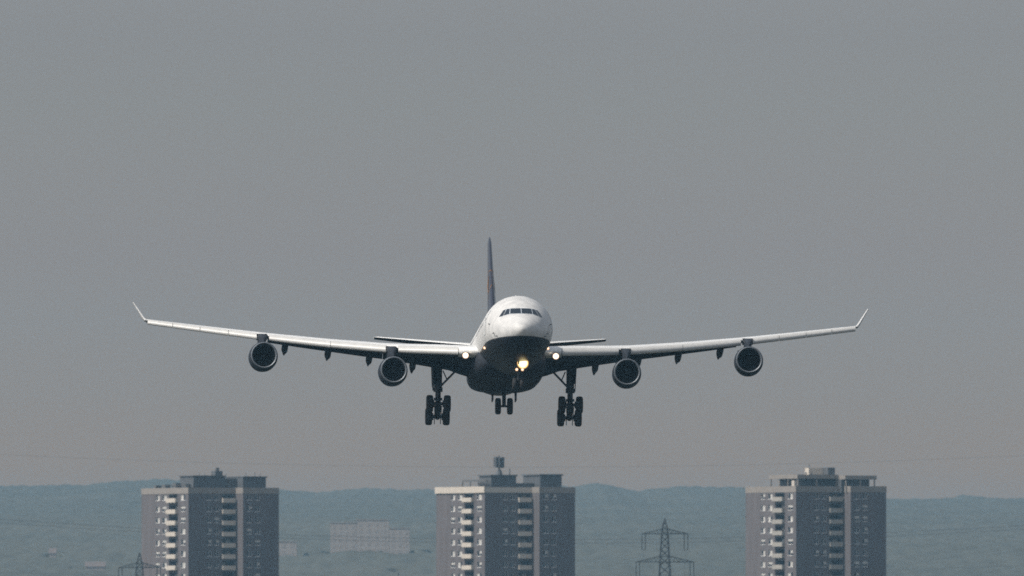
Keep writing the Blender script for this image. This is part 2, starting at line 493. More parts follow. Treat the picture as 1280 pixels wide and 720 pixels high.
def wing_ring(x, s):
    y0, y1, z0, z1, t = le(x), te(x), zle(x), zte(x), tc_(x)
    c = y1 - y0; ring = []
    for u in US: ring.append((s * x, y0 + u * c, z0 + (z1 - z0) * u + naca(t, u) * c * .95 + .012 * c * math.sin(math.pi * u)))
    for u in US[::-1][1:-1]: ring.append((s * x, y0 + u * c, z0 + (z1 - z0) * u - naca(t, u) * c * .8 + .008 * c * math.sin(math.pi * u)))
    return ring
XS = [2.0, 2.8, 4, 5.5, 7, 8.5, 10, 12, 14.5, 17, 19.4, 20.5, 23, 26, 28, 29.2]
def slat_ring(x, s):
    sc = float(np.interp(x, [3, 9.5, 19.8, 29.2], [.86, .82, .72, .57]))
    out = [(0, 0), (-.14, -.025), (-.28, -.07), (-.43, -.14), (-.57, -.24), (-.68, -.35), (-.745, -.45), (-.76, -.54), (-.75, -.62), (-.70, -.71), (-.62, -.77), (-.54, -.80)]
    inn = [(-.56, -.72), (-.62, -.6), (-.6, -.42), (-.4, -.2), (-.1, -.03)]
    c = te(x) - le(x); u0 = .025
    ax, az = le(x) + u0 * c, zle(x) + naca(tc_(x), u0) * c * .95 + .02
    return [(s * x, ax + a * sc, az + b * sc) for a, b in out + inn]
def flap_ring(x, s):
    y, z = te(x), zte(x); d = fdrop(x)
    ang = R(27 if x < 10 else 24); L = (d + .0) / math.sin(ang) * 1.0
    L = max(L, .7)
    ring = []
    for u in (1, .8, .55, .3, .12, .03, 0): ring.append((u, naca(.16, u)))
    for u in (.03, .12, .3, .55, .8): ring.append((u, -naca(.12, u)))
    ax, az = y - .42, z + .03
    return [(s * x, ax + (u * math.cos(ang) + w * math.sin(ang)) * L, az + (-u * math.sin(ang) + w * math.cos(ang)) * L) for u, w in ring]
def lin(a, b, n): return [a + (b - a) * i / n for i in range(n + 1)]

def nacelle(s, x, y, z):
    e = empty('engine', (s * x, y, z), (R(-1.0), 0, R(s * -1.2)), plane)
    # outer cowl: white above in the photograph's livery reads grey, one lathe
    b = MB(); b.lathe([(.10, 1.075), (.35, 1.125), (.8, 1.165), (1.5, 1.19), (2.4, 1.17), (3.4, 1.08), (4.4, .93), (5.3, .76), (5.32, .70), (4.6, .66)], n=48)
    b.build('cowling', M['grey'], e, smooth=40)
    b = MB(); b.lathe([(.10, 1.076), (.04, 1.055), (0, 1.015), (.015, .975), (.08, .945), (.2, .925)], n=64)
    b.build('inlet_lip', M['metal'], e, smooth=60)
    b = MB(); b.lathe([(.2, .925), (.6, .915), (1.3, .93), (1.32, .1)], n=48); b.build('inlet_duct', M['duct'], e, smooth=40)
    b = MB()
    for k in range(30):
        t0 = 2 * math.pi * k / 30
        vs = []
        for r in (.26, .55, .91):
            tw = .16 + .10 * r
            for d, yy in ((-tw * .5 / r * .5, 1.12), (tw * .5 / r * .5, 1.26)):
                vs.append((r * math.cos(t0 + d), yy, r * math.sin(t0 + d)))
        b.add(vs, [(0, 1, 3, 2), (2, 3, 5, 4)])
    b.build('fan', M['fan'], e, smooth=60)
    b = MB(); b.lathe([(.72, .004), (.78, .07), (.9, .15), (1.05, .23), (1.2, .27)], n=24); b.build('spinner', M['fan'], e, smooth=60)
    b = MB(); b.lathe([(4.6, .30), (5.2, .32), (5.9, .20), (6.3, .02)], n=24); b.build('exhaust_cone', M['fan'], e, smooth=60)
    for q in (-s,):
        b = MB(); p0 = Vector((q * .80, 1.6, .86))
        b.add([p0, p0 + Vector((0, 1.1, -.03)), p0 + Vector((q * .10, 1.1, .11)), p0 + Vector((q * .07, .45, .08)),
               p0 + Vector((.03, 0, .0)), p0 + Vector((.03, 1.1, -.03)), p0 + Vector((q * .10 + .03, 1.1, .11)), p0 + Vector((q * .07 + .03, .45, .08))],
              [(0, 1, 2, 3), (7, 6, 5, 4), (0, 3, 7, 4), (3, 2, 6, 7), (2, 1, 5, 6), (1, 0, 4, 5)])
        b.build('strake', M['grey'], e)
    # pylon up to the wing
    L = le(x) - y; H = zle(x) - z
    b = MB(); rings = []
    for (yy, zb, zt, w) in [(.9, 1.10, 1.16, .03), (1.3, 1.05, H * .55 + .55, .18), (2.2, 1.0, H * .9 + .12, .26), (L - .35, .95, H + .16, .29), (L + .6, .9, H + .1, .29), (L + 2.4, .8, H - .1, .22), (L + 4.4, H - .75, H - .45, .05)]:
        rings.append([(-w, yy, zb), (w, yy, zb), (w, yy, zt - .08), (w * .5, yy, zt), (-w * .5, yy, zt), (-w, yy, zt - .08)])
    b.loft(rings).build('engine_pylon', M['grey'], e, smooth=30)
    # leading-edge fillet box with small pale plates between the slats
    b = MB(); b.box(-.42, .42, L - .32, L + .5, H - .30, H + .17); b.box(-.30, -.1, L - .345, L - .3, H - .16, H + .06, 1); b.box(.08, .3, L - .345, L - .3, H - .2, H + .1, 1)
    b.build('pylon_fillet', [M['strut'], M['slat']], e)
    return e

def wheel(parent, x, y, z, r, w, name='wheel'):
    b = MB()
    b.lathe([(x - w / 2 + .02, r * .52), (x - w / 2, r * .8), (x - w * .42, r * .93), (x - w * .25, r), (x + w * .25, r), (x + w * .42, r * .93), (x + w / 2, r * .8), (x + w / 2 - .02, r * .52)], (0, y, z), 'X', 32)
    t = b.build(name, M['rubber'], parent, smooth=40)
    b = MB(); b.lathe([(x - w / 2 + .05, .03), (x - w / 2 + .05, r * .3), (x - w / 2 + .02, r * .53), (x + w / 2 - .02, r * .53), (x + w / 2 - .05, r * .3), (x + w / 2 - .05, .03)], (0, y, z), 'X', 24, cap0=True, cap1=True)
    return t, b

lamp_wing = lamp_mat('landing lamp lens with halo', (1.0, .86, .66), (1.0, .42, .24), 6.0, .38, .28)  # oversized lens, its dim orange rim painted as glow
lamp_nose = lamp_mat('nose lamp lens with halo', (1.0, .80, .38), (1.0, .34, .03), 5.5, .45, .50)  # orange outer part stands in for glare around the lamp
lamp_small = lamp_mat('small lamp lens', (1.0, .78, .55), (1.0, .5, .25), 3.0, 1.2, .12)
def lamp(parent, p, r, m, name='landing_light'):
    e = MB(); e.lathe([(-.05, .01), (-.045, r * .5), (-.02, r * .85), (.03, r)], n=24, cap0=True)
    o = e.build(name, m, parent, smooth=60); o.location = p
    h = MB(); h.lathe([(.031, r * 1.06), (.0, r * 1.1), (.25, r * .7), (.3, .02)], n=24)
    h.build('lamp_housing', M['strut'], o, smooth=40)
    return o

for s in (1, -1):
    # wing body
    b = MB(); b.loft([wing_ring(x, s) for x in XS])
    n = 2 * len(US) - 2
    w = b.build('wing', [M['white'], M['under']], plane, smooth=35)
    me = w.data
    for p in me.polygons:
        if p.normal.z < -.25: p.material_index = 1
    # slats with gaps between segments and at the engine pylons
    for a, c in ((4.25, 9.0), (9.95, 14.4), (14.44, 19.35), (20.3, 22.6), (22.64, 24.9), (24.94, 27.1), (27.14, 29.15)):
        b = MB(); b.loft([slat_ring(x, s) for x in lin(a, c, 6)]); b.build('slat', M['slat'], w, smooth=40)
    # wing root leading edge fillet
    b = MB(); rings = []
    for x in lin(2.4, 4.2, 5):
        c = te(x) - le(x); f = float(np.interp(x, [2.4, 4.2], [1.6, .35]))
        ring = []
        for k in range(12):
            t = math.pi / 2 + math.pi * k / 11
            ring.append((s * x, le(x) + .5 + (f + .5) * math.cos(t), zle(x) - .05 + .44 * math.sin(t)))
        rings.append(ring)
    b.loft(rings).build('root_fillet', M['white'], w, smooth=50)
    # flaps
    for a, c in ((2.7, 9.93), (9.96, 19.3)):
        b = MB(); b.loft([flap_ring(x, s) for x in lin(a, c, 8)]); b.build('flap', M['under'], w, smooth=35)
    # aileron and spoilers drawn as real thin plates
    for a, c in ((20.6, 24.4), (24.5, 28.4)):
        b = MB(); rings = []
        for x in lin(a, c, 3):
            y, z = te(x), zte(x)
            rings.append([(s * x, y - .1, z + .05), (s * x, y + .32, z - .06), (s * x, y + .32, z - .075), (s * x, y - .1, z - .05)])
        b.loft(rings).build('aileron', M['white'], w)
    # flap track fairings
    for x, zb in ((7.5, -1.55), (11.05, -.92), (14.4, -.42), (17.9, .08)):
        y1 = te(x); zt = zte(x)
        b = MB(); rings = []
        pts = [(y1 - 3.4, zt - .18, .03, .03), (y1 - 2.6, zt - .36, .20, .22), (y1 - 1.0, zt - .48, .27, .34), (y1 + .3, zt * .6 + zb * .4 - .24, .27, .40), (y1 + 1.4, zb + .42, .21, .34), (y1 + 2.1, zb + .17, .10, .18), (y1 + 2.5, zb + .02, .015, .02)]
        for (y, z, wd, hh) in pts:
            rings.append([(s * x + wd * math.cos(2 * math.pi * i / 16), y, z + hh * math.sin(2 * math.pi * i / 16)) for i in range(16)])
        b.loft(rings).build('flap_track_fairing', M['grey'], w, smooth=50)
    # winglet
    x0, z0, y0 = 29.2, zle(29.2), le(29.2)
    b = MB(); rings = []
    for (dx, dz, dy, c, t) in [(-.15, -.02, .0, 2.35, .10), (.12, .05, .25, 2.0, .12), (.28, .25, .55, 1.7, .13), (1.12, 1.62, 1.75, .85, .13)]:
        nx, nz = (.0, 1) if dz < .04 else (-.8, .6)
        ring = []
        for u in US: ring.append((s * (x0 + dx + nx * naca(t, u) * c), y0 + dy + u * c, z0 + dz + nz * naca(t, u) * c))
        for u in US[::-1][1:-1]: ring.append((s * (x0 + dx - nx * naca(t, u) * c), y0 + dy + u * c, z0 + dz - nz * naca(t, u) * c))
        rings.append(ring)
    b.loft(rings).build('winglet', M['winglet'], w, smooth=35)
    nacelle(s, 9.5, 20.6, -2.34)
    nacelle(s, 19.85, 27.6, -.72)
    # tailplane
    b = MB(); rings = []
    for x in (1.2, 3, 6, 9.4, 9.7):
        y0_ = 53.3 + (x - 1) * .62; c = 5.6 - (x - 1) * .43; zc = 2.03 + x * .125
        ring = []
        k = 1 if x < 9.6 else .35
        for u in US: ring.append((s * x, y0_ + u * c, zc + naca(.10, u) * c * k))
        for u in US[::-1][1:-1]: ring.append((s * x, y0_ + u * c, zc - naca(.10, u) * c * k - .05 * u))
        rings.append(ring)
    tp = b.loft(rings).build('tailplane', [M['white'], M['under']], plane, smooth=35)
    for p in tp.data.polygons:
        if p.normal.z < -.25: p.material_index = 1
    # main landing gear
    g = empty('main_landing_gear', (s * 5.42, 32.3, 0), (0, 0, 0), plane)
    fr, rr = Vector((0, -.98, -4.30)), Vector((0, .98, -5.22)); ct = (fr + rr) / 2
    b = MB(); b.tube((0, -.1, -.9), (0, 0, -3.1), .33); b.tube((0, 0, -3.1), ct + Vector((0, 0, .1)), .23); b.tube((0, 0, -2.9), (0, 0, -3.25), .38); b.tube((0, 0, -3.75), (0, 0, -3.95), .36); b.tube(ct + Vector((-.3, 0, .1)), ct + Vector((.3, 0, .1)), .28)
    b.tube((0, -.35, -3.2), (0, -.5, -3.8), .07); b.tube((0, -.5, -3.8), ct + Vector((0, -.25, .3)), .07)
    b.build('strut', M['strut'], g, smooth=40)
    b = MB(); b.tube(fr + Vector((0, -.15, .07)), rr + Vector((0, .15, -.07)), .22)
    for p in (fr, rr): b.tube(p + Vector((-.75, 0, 0)), p + Vector((.75, 0, 0)), .14); b.tube(p + Vector((-.5, 0, 0)), p + Vector((-.34, 0, 0)), .3); b.tube(p + Vector((.34, 0, 0)), p + Vector((.5, 0, 0)), .3)
    b.tube(fr + Vector((.0, .2, .35)), (0, 0, -3.5), .06)
    for q in (-.25, .25): b.tube(fr + Vector((q, 0, -.2)), rr + Vector((q, 0, -.2)), .04); b.tube(rr + Vector((q, 0, -.15)), rr + Vector((q, .05, -.62)), .035)
    b.build('bogie', M['strut'], g, smooth=40)
    b = MB(); b.tube((-s * .05, -.05, -2.95), (-s * 1.45, -.1, -1.5), .085); b.tube((-s * .7, -.1, -2.2), (-s * .4, .2, -1.5), .05)
    b.build('side_brace', M['strut'], g, smooth=40)
    b = MB(); X0 = s * .42
    b.add([(X0, -1.1, -1.0), (X0 + s * .06, 1.2, -1.0), (X0, 1.0, -2.6), (X0 - s * .05, .2, -3.15), (X0 - s * .08, -.8, -2.5),
           (X0 + s * .07, -1.1, -1.0), (X0 + s * .13, 1.2, -1.0), (X0 + s * .07, 1.0, -2.6), (X0 + s * .02, .2, -3.15), (X0 - s * .01, -.8, -2.5)],
          [(0, 1, 2, 3, 4), (9, 8, 7, 6, 5), (0, 4, 9, 5), (4, 3, 8, 9), (3, 2, 7, 8), (2, 1, 6, 7), (1, 0, 5, 6)])
    b.box(s * .18, s * .45, -.12, .02, -2.5, -1.2)
    b.build('gear_door', M['grey'], g)
    for p in (fr, rr):
        for q in (-.72, .72):
            t, rb = wheel(g, q, p.y, p.z, .71, .56)
            rb2 = MB(); rb2.v, rb2.f, rb2.m = rb.v, rb.f, rb.m
            rb2.build('wheel_rim', M['rim'], g, smooth=40)
    # lamps in the wing root, small glowing discs on the lower fuselage side
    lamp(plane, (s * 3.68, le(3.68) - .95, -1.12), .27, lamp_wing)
    lamp(plane, (s * 2.56, 10.6, -1.26), .12, lamp_small, 'side_glow_disc')

# centre gear
g = empty('centre_landing_gear', (0, 32.4, 0), (0, 0, 0), plane)
b = MB(); b.tube((0, 0, -3.0), (0, 0, -4.4), .16); b.tube((-.5, 0, -4.38), (.5, 0, -4.38), .09); b.tube((0, -.1, -3.9), (0, -1.2, -3.1), .07); b.build('strut', M['strut'], g, smooth=40)
for q in (-.49, .49):
    t, rb = wheel(g, q, 0, -4.38, .68, .46); rb.build('wheel_rim', M['rim'], g, smooth=40)
for q in (-1, 1):
    b = MB(); b.box(q * .95 - .04, q * .95 + .04, -1.2, 1.0, -3.98, -3.1); b.box(q * .95 - .1, q * .95 + .1, -.1, .0, -3.5, -3.2); b.build('gear_door', M['grey'], g)
# nose gear
g = empty('nose_landing_gear', (0, 6.7, 0), (0, 0, 0), plane)
b = MB(); b.tube((0, .1, -2.4), (0, 0, -3.6), .12); b.tube((0, 0, -3.6), (0, 0, -4.5), .09); b.tube((-.32, 0, -4.47), (.32, 0, -4.47), .06)
b.tube((0, -.05, -3.3), (0, -1.1, -2.5), .06); b.tube((-.35, -.16, -2.72), (.35, -.16, -2.72), .05); b.tube((-.3, -.16, -3.3), (.33, -.16, -3.3), .035); b.tube((-.16, -.16, -3.3), (-.16, -.62, -3.34), .04); b.tube((.3, -.16, -3.3), (.3, -.62, -3.34), .04); b.tube((.33, -.16, -2.8), (.33, -.5, -2.86), .05)
b.build('strut', M['strut'], g, smooth=40)
for q in (-.3, .3):
    t, rb = wheel(g, q, 0, -4.47, .50, .32); rb.build('wheel_rim', M['rim'], g, smooth=40)
for q in (-1, 1):
    b = MB(); b.box(q * .55 - .03, q * .55 + .03, -.2, 1.7, -3.45, -2.6); b.build('gear_door', M['grey'], g)
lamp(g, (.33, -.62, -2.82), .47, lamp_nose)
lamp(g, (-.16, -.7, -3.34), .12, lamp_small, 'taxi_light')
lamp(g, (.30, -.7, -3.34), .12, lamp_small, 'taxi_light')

# fin
b = MB(); rings = []
for (z, y0_, c, t, k) in [(2.2, 49.5, 9.6, .10, 1), (2.9, 50.6, 8.8, .10, 1), (5, 53.2, 7.5, .098, 1), (8, 56.8, 5.6, .09, 1), (11.4, 60.3, 3.6, .09, 1), (11.8, 60.9, 3.1, .06, 1), (11.98, 61.5, 2.2, .02, 1)]:
    ring = []
    for u in US: ring.append((naca(t, u) * c, y0_ + u * c, z))
    for u in US[::-1][1:-1]: ring.append((-naca(t, u) * c, y0_ + u * c, z))
    rings.append(ring)
fin = b.loft(rings).build('tail_fin', M['navy'], plane, smooth=40)
for s in (1, -1):
    b = MB(); n = 40; rr_ = 1.5; vs = []
    cy, cz = 57.6, 7.4
    def fx(y, z):
        y0_ = float(np.interp(z, [5, 8, 11.2], [53.2, 56.8, 60.3])); c = float(np.interp(z, [5, 8, 11.2], [7.5, 5.6, 3.6]))
        return naca(.095, min(max((y - y0_) / c, 0.001), 1)) * c + .015
    # thin ring with a slender flying bird inside
    for k in range(n):
        a0, a1 = 2 * math.pi * k / n, 2 * math.pi * (k + 1) / n
        q = [(cy + r * math.cos(a), cz + r * math.sin(a)) for r, a in ((rr_, a0), (rr_, a1), (rr_ * .95, a1), (rr_ * .95, a0))]
        b.add([(s * fx(y, z), y, z) for y, z in q], [(0, 1, 2, 3)])
    bird = [(-1.15, -.55), (-.5, -.1), (-.15, .55), (.25, 1.15), (.35, .5), (.75, .25), (1.2, .45), (.7, .0), (.15, -.15), (-.35, -.45)]
    b.add([(s * fx(cy + a, cz + c), cy + a, cz + c) for a, c in bird], [(0, 1, 9), (1, 2, 8, 9), (2, 3, 4), (2, 4, 5, 8), (5, 6, 7), (5, 7, 8)])
    b.build('round_emblem', M['yellow'], fin)

# ------------------------------------------------------------------ tower blocks
SC = F / 4525.0
PITCH_F = 2.8
ROWS = 17
SHOWN = 9
A = 27.5
HP = 51.9            # parapet top
ZR = 49.45           # centre of the top row of windows
LEFT_W = [(8.0, 10.2), (11.7, 14.1), (22.0, 24.6)]; LEFT_L = (15.5, 20.4)
RIGHT_W = [(5.1, 6.45), (7.2, 8.55)]; RIGHT_L = (9.5, 12.8)
RB_W = [(1.05, 2.45), (3.35, 4.75)]          # on the projecting wing, measured from its left edge
def facade(mb, P, U, N, L, cols, hole_h, logs, th=.3):
    """wall of thickness th with real openings. P origin, U along, N outward; cols = [(u0,u1,zlo,zhi)] relative to row centre"""
    Mx = Matrix(((U.x, N.x, 0, P.x), (U.y, N.y, 0, P.y), (0, 0, 1, 0), (0, 0, 0, 1)))
    edges = sorted(cols)
    u = 0.0
    for (a, b_, lo, hi) in edges:
        if a > u: mb.box(u, a, -th, 0, 0, HP - 1.5, 0, Mx)
        z = 0.0
        for r in range(ROWS - 1, -1, -1):
            zc = ZR - r * PITCH_F
            mb.box(a, b_, -th, 0, z, zc + lo, 0, Mx)
            z = zc + hi
        mb.box(a, b_, -th, 0, z, HP - 1.5, 0, Mx)
        u = b_
    mb.box(u, L, -th, 0, 0, HP - 1.5, 0, Mx)
    return Mx

def window_mesh(w, h, kind):
    f = MB(); t = .07
    f.box(-w / 2, w / 2, -.2, -.1, -h / 2, -h / 2 + t); f.box(-w / 2, w / 2, -.2, -.1, h / 2 - t, h / 2)
    f.box(-w / 2, -w / 2 + t, -.2, -.1, -h / 2 + t, h / 2 - t); f.box(w / 2 - t, w / 2, -.2, -.1, -h / 2 + t, h / 2 - t)
    f.box(-.04, .04, -.2, -.1, -h / 2 + t, h / 2 - t)
    f.box(-w / 2 - .05, w / 2 + .05, -.1, .06, -h / 2 - .06, -h / 2 + .001)
    g = MB(); y = -.17; a, b_ = -w / 2 + t, w / 2 - t; c, d = -h / 2 + t, h / 2 - t
    def q(x0, x1, z0, z1, m): g.add([(x0, y, z0), (x1, y, z0), (x1, y, z1), (x0, y, z1)], [(0, 1, 2, 3)], m)
    if kind == 0: q(a, b_, c, d, 0)
    elif kind == 1: q(a, 0, c, d, 0); q(0, b_, c, d, 1)
    elif kind == 2: q(a, 0, c, d, 1); q(0, b_, c, d, 0)
    elif kind == 3: q(a, b_, c, d * .1, 0); q(a, b_, d * .1, d, 1)
    elif kind == 4: q(a, a + (b_ - a) * .3, c, d, 0); q(a + (b_ - a) * .3, b_, c, d, 1)
    else: q(a, 0, c, d, 0); q(0, b_, c, c + (d - c) * .45, 0); q(0, b_, c + (d - c) * .45, d, 1)
    return f, g
WM = {}
def window(parent, Mx, u, zc, w, h, kind, name='window'):
    key = (round(w, 2), h, kind)
    if key not in WM:
        f, g = window_mesh(w, h, kind)
        fo = f.build('window', M['wframe']); go = g.build('pane', [M['wglass'], M['pale_pane']], fo)
        WM[key] = (fo.data, go.data); bpy.data.objects.remove(go); bpy.data.objects.remove(fo)
    fo = bpy.data.objects.new('window', WM[key][0]); go = bpy.data.objects.new('pane', WM[key][1])
    link(fo); link(go)
    go.parent = fo; fo.parent = parent
    # local frame: u along, outward = +y
    fo.matrix_local = Mx @ Matrix.Translation((u, 0, zc))
    return fo

def tower(px_corner, D, label, style, seed):
    rn = random.Random(seed)
    x0 = px_x(px_corner, D)
    t = empty('tower_block', (x0, D, 0), (0, 0, R(A)))
    k = SC * D / F
    tag(t, label, 'tower block', 'high-rise apartment towers along the bottom of the picture')
    wl, wa, wb = 26.3, 13.2, 10.0
    wm = MB()
    hw = (-.72, .68); hl = (-1.12, .92)
    # left face: origin at far-left end, along towards the corner
    ML = facade(wm, Vector((0, wl, 0)), Vector((0, -1, 0)), Vector((-1, 0, 0)), wl, [(a, b, *hw) for a, b in LEFT_W] + [(LEFT_L[0], LEFT_L[1], *hl)], 0, 0)
    MR = facade(wm, Vector((.3, 0, 0)), Vector((1, 0, 0)), Vector((0, -1, 0)), wa - .3, [(a - .3, b - .3, *hw) for a, b in RIGHT_W] + [(RIGHT_L[0] - .3, RIGHT_L[1] - .3, *hl)], 0, 0)
    MR0 = Matrix(((1, 0, 0, 0), (0, -1, 0, 0), (0, 0, 1, 0), (0, 0, 0, 1)))
    MBf = facade(wm, Vector((wa + .3, -4, 0)), Vector((1, 0, 0)), Vector((0, -1, 0)), wb - .3, [(a - .3, b - .3, *hw) for a, b in RB_W], 0, 0)
    MB0 = Matrix(((1, 0, 0, wa), (0, -1, 0, -4), (0, 0, 1, 0), (0, 0, 0, 1)))
    wm.box(wa, wa + .3, -4, -.002, 0, HP - 1.5)                # return wall
    wm.box(wa + wb - .3, wa + wb, -3.7, 22, 0, HP - 1.5)       # far right
    wm.box(.3, wa + wb - .3, wl - .3, wl, 0, HP - 1.5) if False else wm.box(.3, wa, wl - .3, wl, 0, HP - 1.5)
    wm.box(wa, wa + wb - .3, 21.7, 22, 0, HP - 1.5)
    wm.box(wa, wa + .3, 22, wl, 0, HP - 1.5)
    wm.box(.3, wa, .3, wl - .3, HP - 1.9, HP - 1.6, 1); wm.box(wa + .001, wa + wb - .3, -3.7, 21.7, HP - 1.9, HP - 1.6, 1)
    wm.build('wall', [M['panel'], M['plant']], t)
    # dark core behind the openings
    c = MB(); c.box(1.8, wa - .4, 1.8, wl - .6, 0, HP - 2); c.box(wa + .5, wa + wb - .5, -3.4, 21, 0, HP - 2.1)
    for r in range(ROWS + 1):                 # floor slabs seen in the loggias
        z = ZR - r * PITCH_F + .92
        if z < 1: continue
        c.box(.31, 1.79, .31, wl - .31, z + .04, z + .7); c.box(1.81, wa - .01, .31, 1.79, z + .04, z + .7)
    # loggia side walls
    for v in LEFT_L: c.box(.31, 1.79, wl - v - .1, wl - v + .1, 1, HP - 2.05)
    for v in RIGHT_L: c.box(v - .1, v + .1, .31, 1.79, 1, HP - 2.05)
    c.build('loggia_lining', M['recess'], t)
    # parapet
    p = MB()
    def ring_par(z0, z1, o, m):
        p.box(-o, .35, -o, wl + o, z0, z1, m); p.box(.35, wa - .0, -o, .35, z0, z1, m)
        p.box(wa - o, wa + .35, -4 - o, -o - .002, z0, z1, m); p.box(wa + .35, wa + wb + o, -4 - o, -3.65, z0, z1, m); p.box(wa + wb - .35, wa + wb + o, -3.65, 22 + o, z0, z1, m)
    ring_par(HP - 1.5, HP, .06, 0)
    p.build('parapet', M['band'], t)
    rest = MB(); bmat = M['balcony_grey'] if style == 3 else M['balcony']
    kinds_l = [1, 4, 1, 5, 1, 3, 1, 2, 0]
    for r in range(ROWS):
        zc = ZR - r * PITCH_F
        jobs = [(ML, (a + b) / 2, b - a, True) for a, b in LEFT_W] + [(MR0, (a + b) / 2, b - a, False) for a, b in RIGHT_W] + [(MB0, (a + b) / 2, b - a, False) for a, b in RB_W]
        for Mx, u, w, lit in jobs:
            kd = rn.choice([1, 4, 1, 5, 2, 1, 3, 4]) if lit else rn.choice([0, 0, 0, 0, 5, 0, 3, 0])
            if r < SHOWN: window(t, Mx, u, zc - .02, w, 1.4, kd)
            else:
                f, g = window_mesh(w, 1.4, kd)
                for q, off in ((f, 0), (g, 1)):
                    T = Mx @ Matrix.Translation((u, 0, zc - .02))
                    rest.add([T @ Vector(v) for v in q.v], q.f, 0)
                    rest.m[-len(q.f):] = [(m + off) for m in q.m]
        for Mx, (a, b_), lit in ((ML, LEFT_L, True), (MR0, RIGHT_L, False)):
            bl = MB()
            lo = zc - 1.12
            e = .05
            bl.box(a - .25, b_ + .02, .72, .80, lo - .12, lo + .96, 0, Mx); bl.box(a - .25, a - .17, .03, .72, lo - .12, lo + .96, 0, Mx); bl.box(b_ - .06, b_ + .02, .03, .72, lo - .12, lo + .96, 0, Mx)
            bl.box(a - .17, b_ - .06, .03, .719, lo - .2, lo - .05, 0, Mx)
            if r < SHOWN:
                o = bl.build('balcony', bmat, t)
            else:
                rest.add(bl.v, bl.f, 3)
        if r < SHOWN:
            for Mx, (a, b_), nn in ((ML, LEFT_L, 3), (MR0, RIGHT_L, 2)):
                dd = MB(); yy = -1.76
                wd = (b_ - a - .4) / nn
                for i in range(nn):
                    a0 = a + .2 + i * wd
                    dd.box(a0 + .06, a0 + wd - .06, yy, yy + .05, zc - .9, zc + .75, rn.choice([0, 0, 1]), Mx)
                dd.build('balcony_door', [M['wglass'], M['pale_pane']], t)
    rest.build('lower_windows_and_balconies', [M['wframe'], M['wglass'], M['pale_pane'], bmat], t)['kind'] = 'stuff'
    # rooftop, in metres of picture: helper box across the front at image offsets
    ca, sa = math.cos(R(A)), math.sin(R(A))
    if style == 3:
        b = MB(); b.box(.9, 12.4, .9, 15.6, 53.75, 54.75); b.box(12.5, 21.4, -2.4, 15, 53.6, 54.55); b.build('terrace_roof', M['band'], t)
        b = MB(); b.box(3.4, 12.2, 3.2, 14.4, HP - 1.6, 53.74); b.box(12.3, 20.2, -.8, 14, HP - 1.6, 53.59); b.build('penthouse', M['plant'], t)
        b = MB()
        for (X, Y) in ((1.1, 1.1), (1.1, 6.2), (1.1, 10.6), (1.1, 15.2), (6.3, 1.1), (11.9, 1.1)): b.box(X, X + .28, Y, Y + .28, HP - 1.6, 53.748)
        for (X, Y) in ((12.8, -2.2), (16.8, -2.2), (20.8, -2.2)): b.box(X, X + .28, Y, Y + .28, HP - 1.6, 53.6)
        b.build('terrace_post', M['band'], t)
        b = MB(); b.box(.5, 1.8, 1.8, 3.2, HP - 1.6, 53.3); b.build('roof_glint_box', M['balcony'], t)  # pale box in place of a sun glint at the roof corner
        b = MB(); b.box(8.4, 12.2, 8.4, 10.9, 54.76, 56.5); b.box(12.25, 14.2, 6.0, 10, 54.76, 56.6, 1); b.build('lift_house', [M['balcony'], M['plant']], t)
        b = MB(); b.tube((8.2, 8.3, 54.7), (8.2, 8.3, 57.3), .1); b.tube((5, 4, 54.7), (5, 4, 55.4), .18); b.tube((6.5, 4, 54.7), (6.5, 4, 55.3), .22); b.build('aerial', M['plant'], t)
    elif style == 1:
        b = MB(); b.box(2.2, 11, 1.6, 9, HP - 1.6, 54.7); b.box(11.1, 14.5, 2, 9, HP - 1.6, 54.2, 1); b.box(14.6, 21.0, -1.2, 9, HP - 1.6, 54.5); b.build('penthouse', [M['plant'], M['panelgrey']], t)
        b = MB(); b.box(1.9, 11.2, 1.3, 9.3, 54.71, 54.95); b.box(14.5, 21.3, -1.5, 9.3, 54.51, 54.75); b.build('terrace_roof', M['plant'], t)
        b = MB(); b.box(9, 11, 3, 5.2, 54.96, 56.1); b.tube((10, 4, 56.1), (10, 4, 56.9), .5); b.build('lift_house', M['plant'], t)
        b = MB()
        for (Y, w_, h) in ((3, 1.2, .9), (8.5, 2.2, 1.15), (14.5, 1.8, .9), (19.5, 1.5, .7)): b.box(.7, 2.2, Y, Y + w_, HP - 1.6, HP + h)
        b.box(.6, .68, 1, 14, HP + .55, HP + .65)
        for Y in (1, 4, 7, 10, 13.9): b.box(.6, .68, Y, Y + .07, HP - 1.4, HP + .55)
        b.build('rooftop_vent', M['panelgrey'], t)
        b = MB()
        for (X, Y, h) in ((4, 2, .7), (6, 3, .5), (12, 3, .6), (16, 0, .6), (18.5, 0, .8), (20, 0, .5)): b.tube((X, Y, 54.6), (X, Y, 54.95 + h), .07)
        b.build('aerial', M['plant'], t)
    else:
        b = MB(); b.box(-.1, 13.1, -.1, -.061, HP - 1.4, HP - .1); b.box(-.35, -.061, -.3, 26.4, HP - 1.45, HP + .12); b.build('parapet_cladding', M['balcony'], t)
        b = MB(); b.box(2.6, 9.6, 1.6, 8, HP - 1.6, 54.6); b.box(14.9, 20.9, -1.2, 8, HP - 1.6, 54.8); b.box(9.7, 14.8, 2.0, 8, HP - 1.6, 52.9, 1); b.build('penthouse', [M['plant'], M['panelgrey']], t)
        b = MB(); b.box(2.3, 9.9, 1.3, 8.3, 54.61, 54.95); b.box(14.6, 21.2, -1.5, 8.3, 54.81, 55.15); b.build('terrace_roof', M['plant'], t)
        b = MB(); b.box(1.4, 1.6, 2, 15, 53.3, 53.75)
        for Y in (2, 6.3, 10.6, 14.8): b.box(1.4, 1.6, Y, Y + .2, HP - 1.6, 53.3)
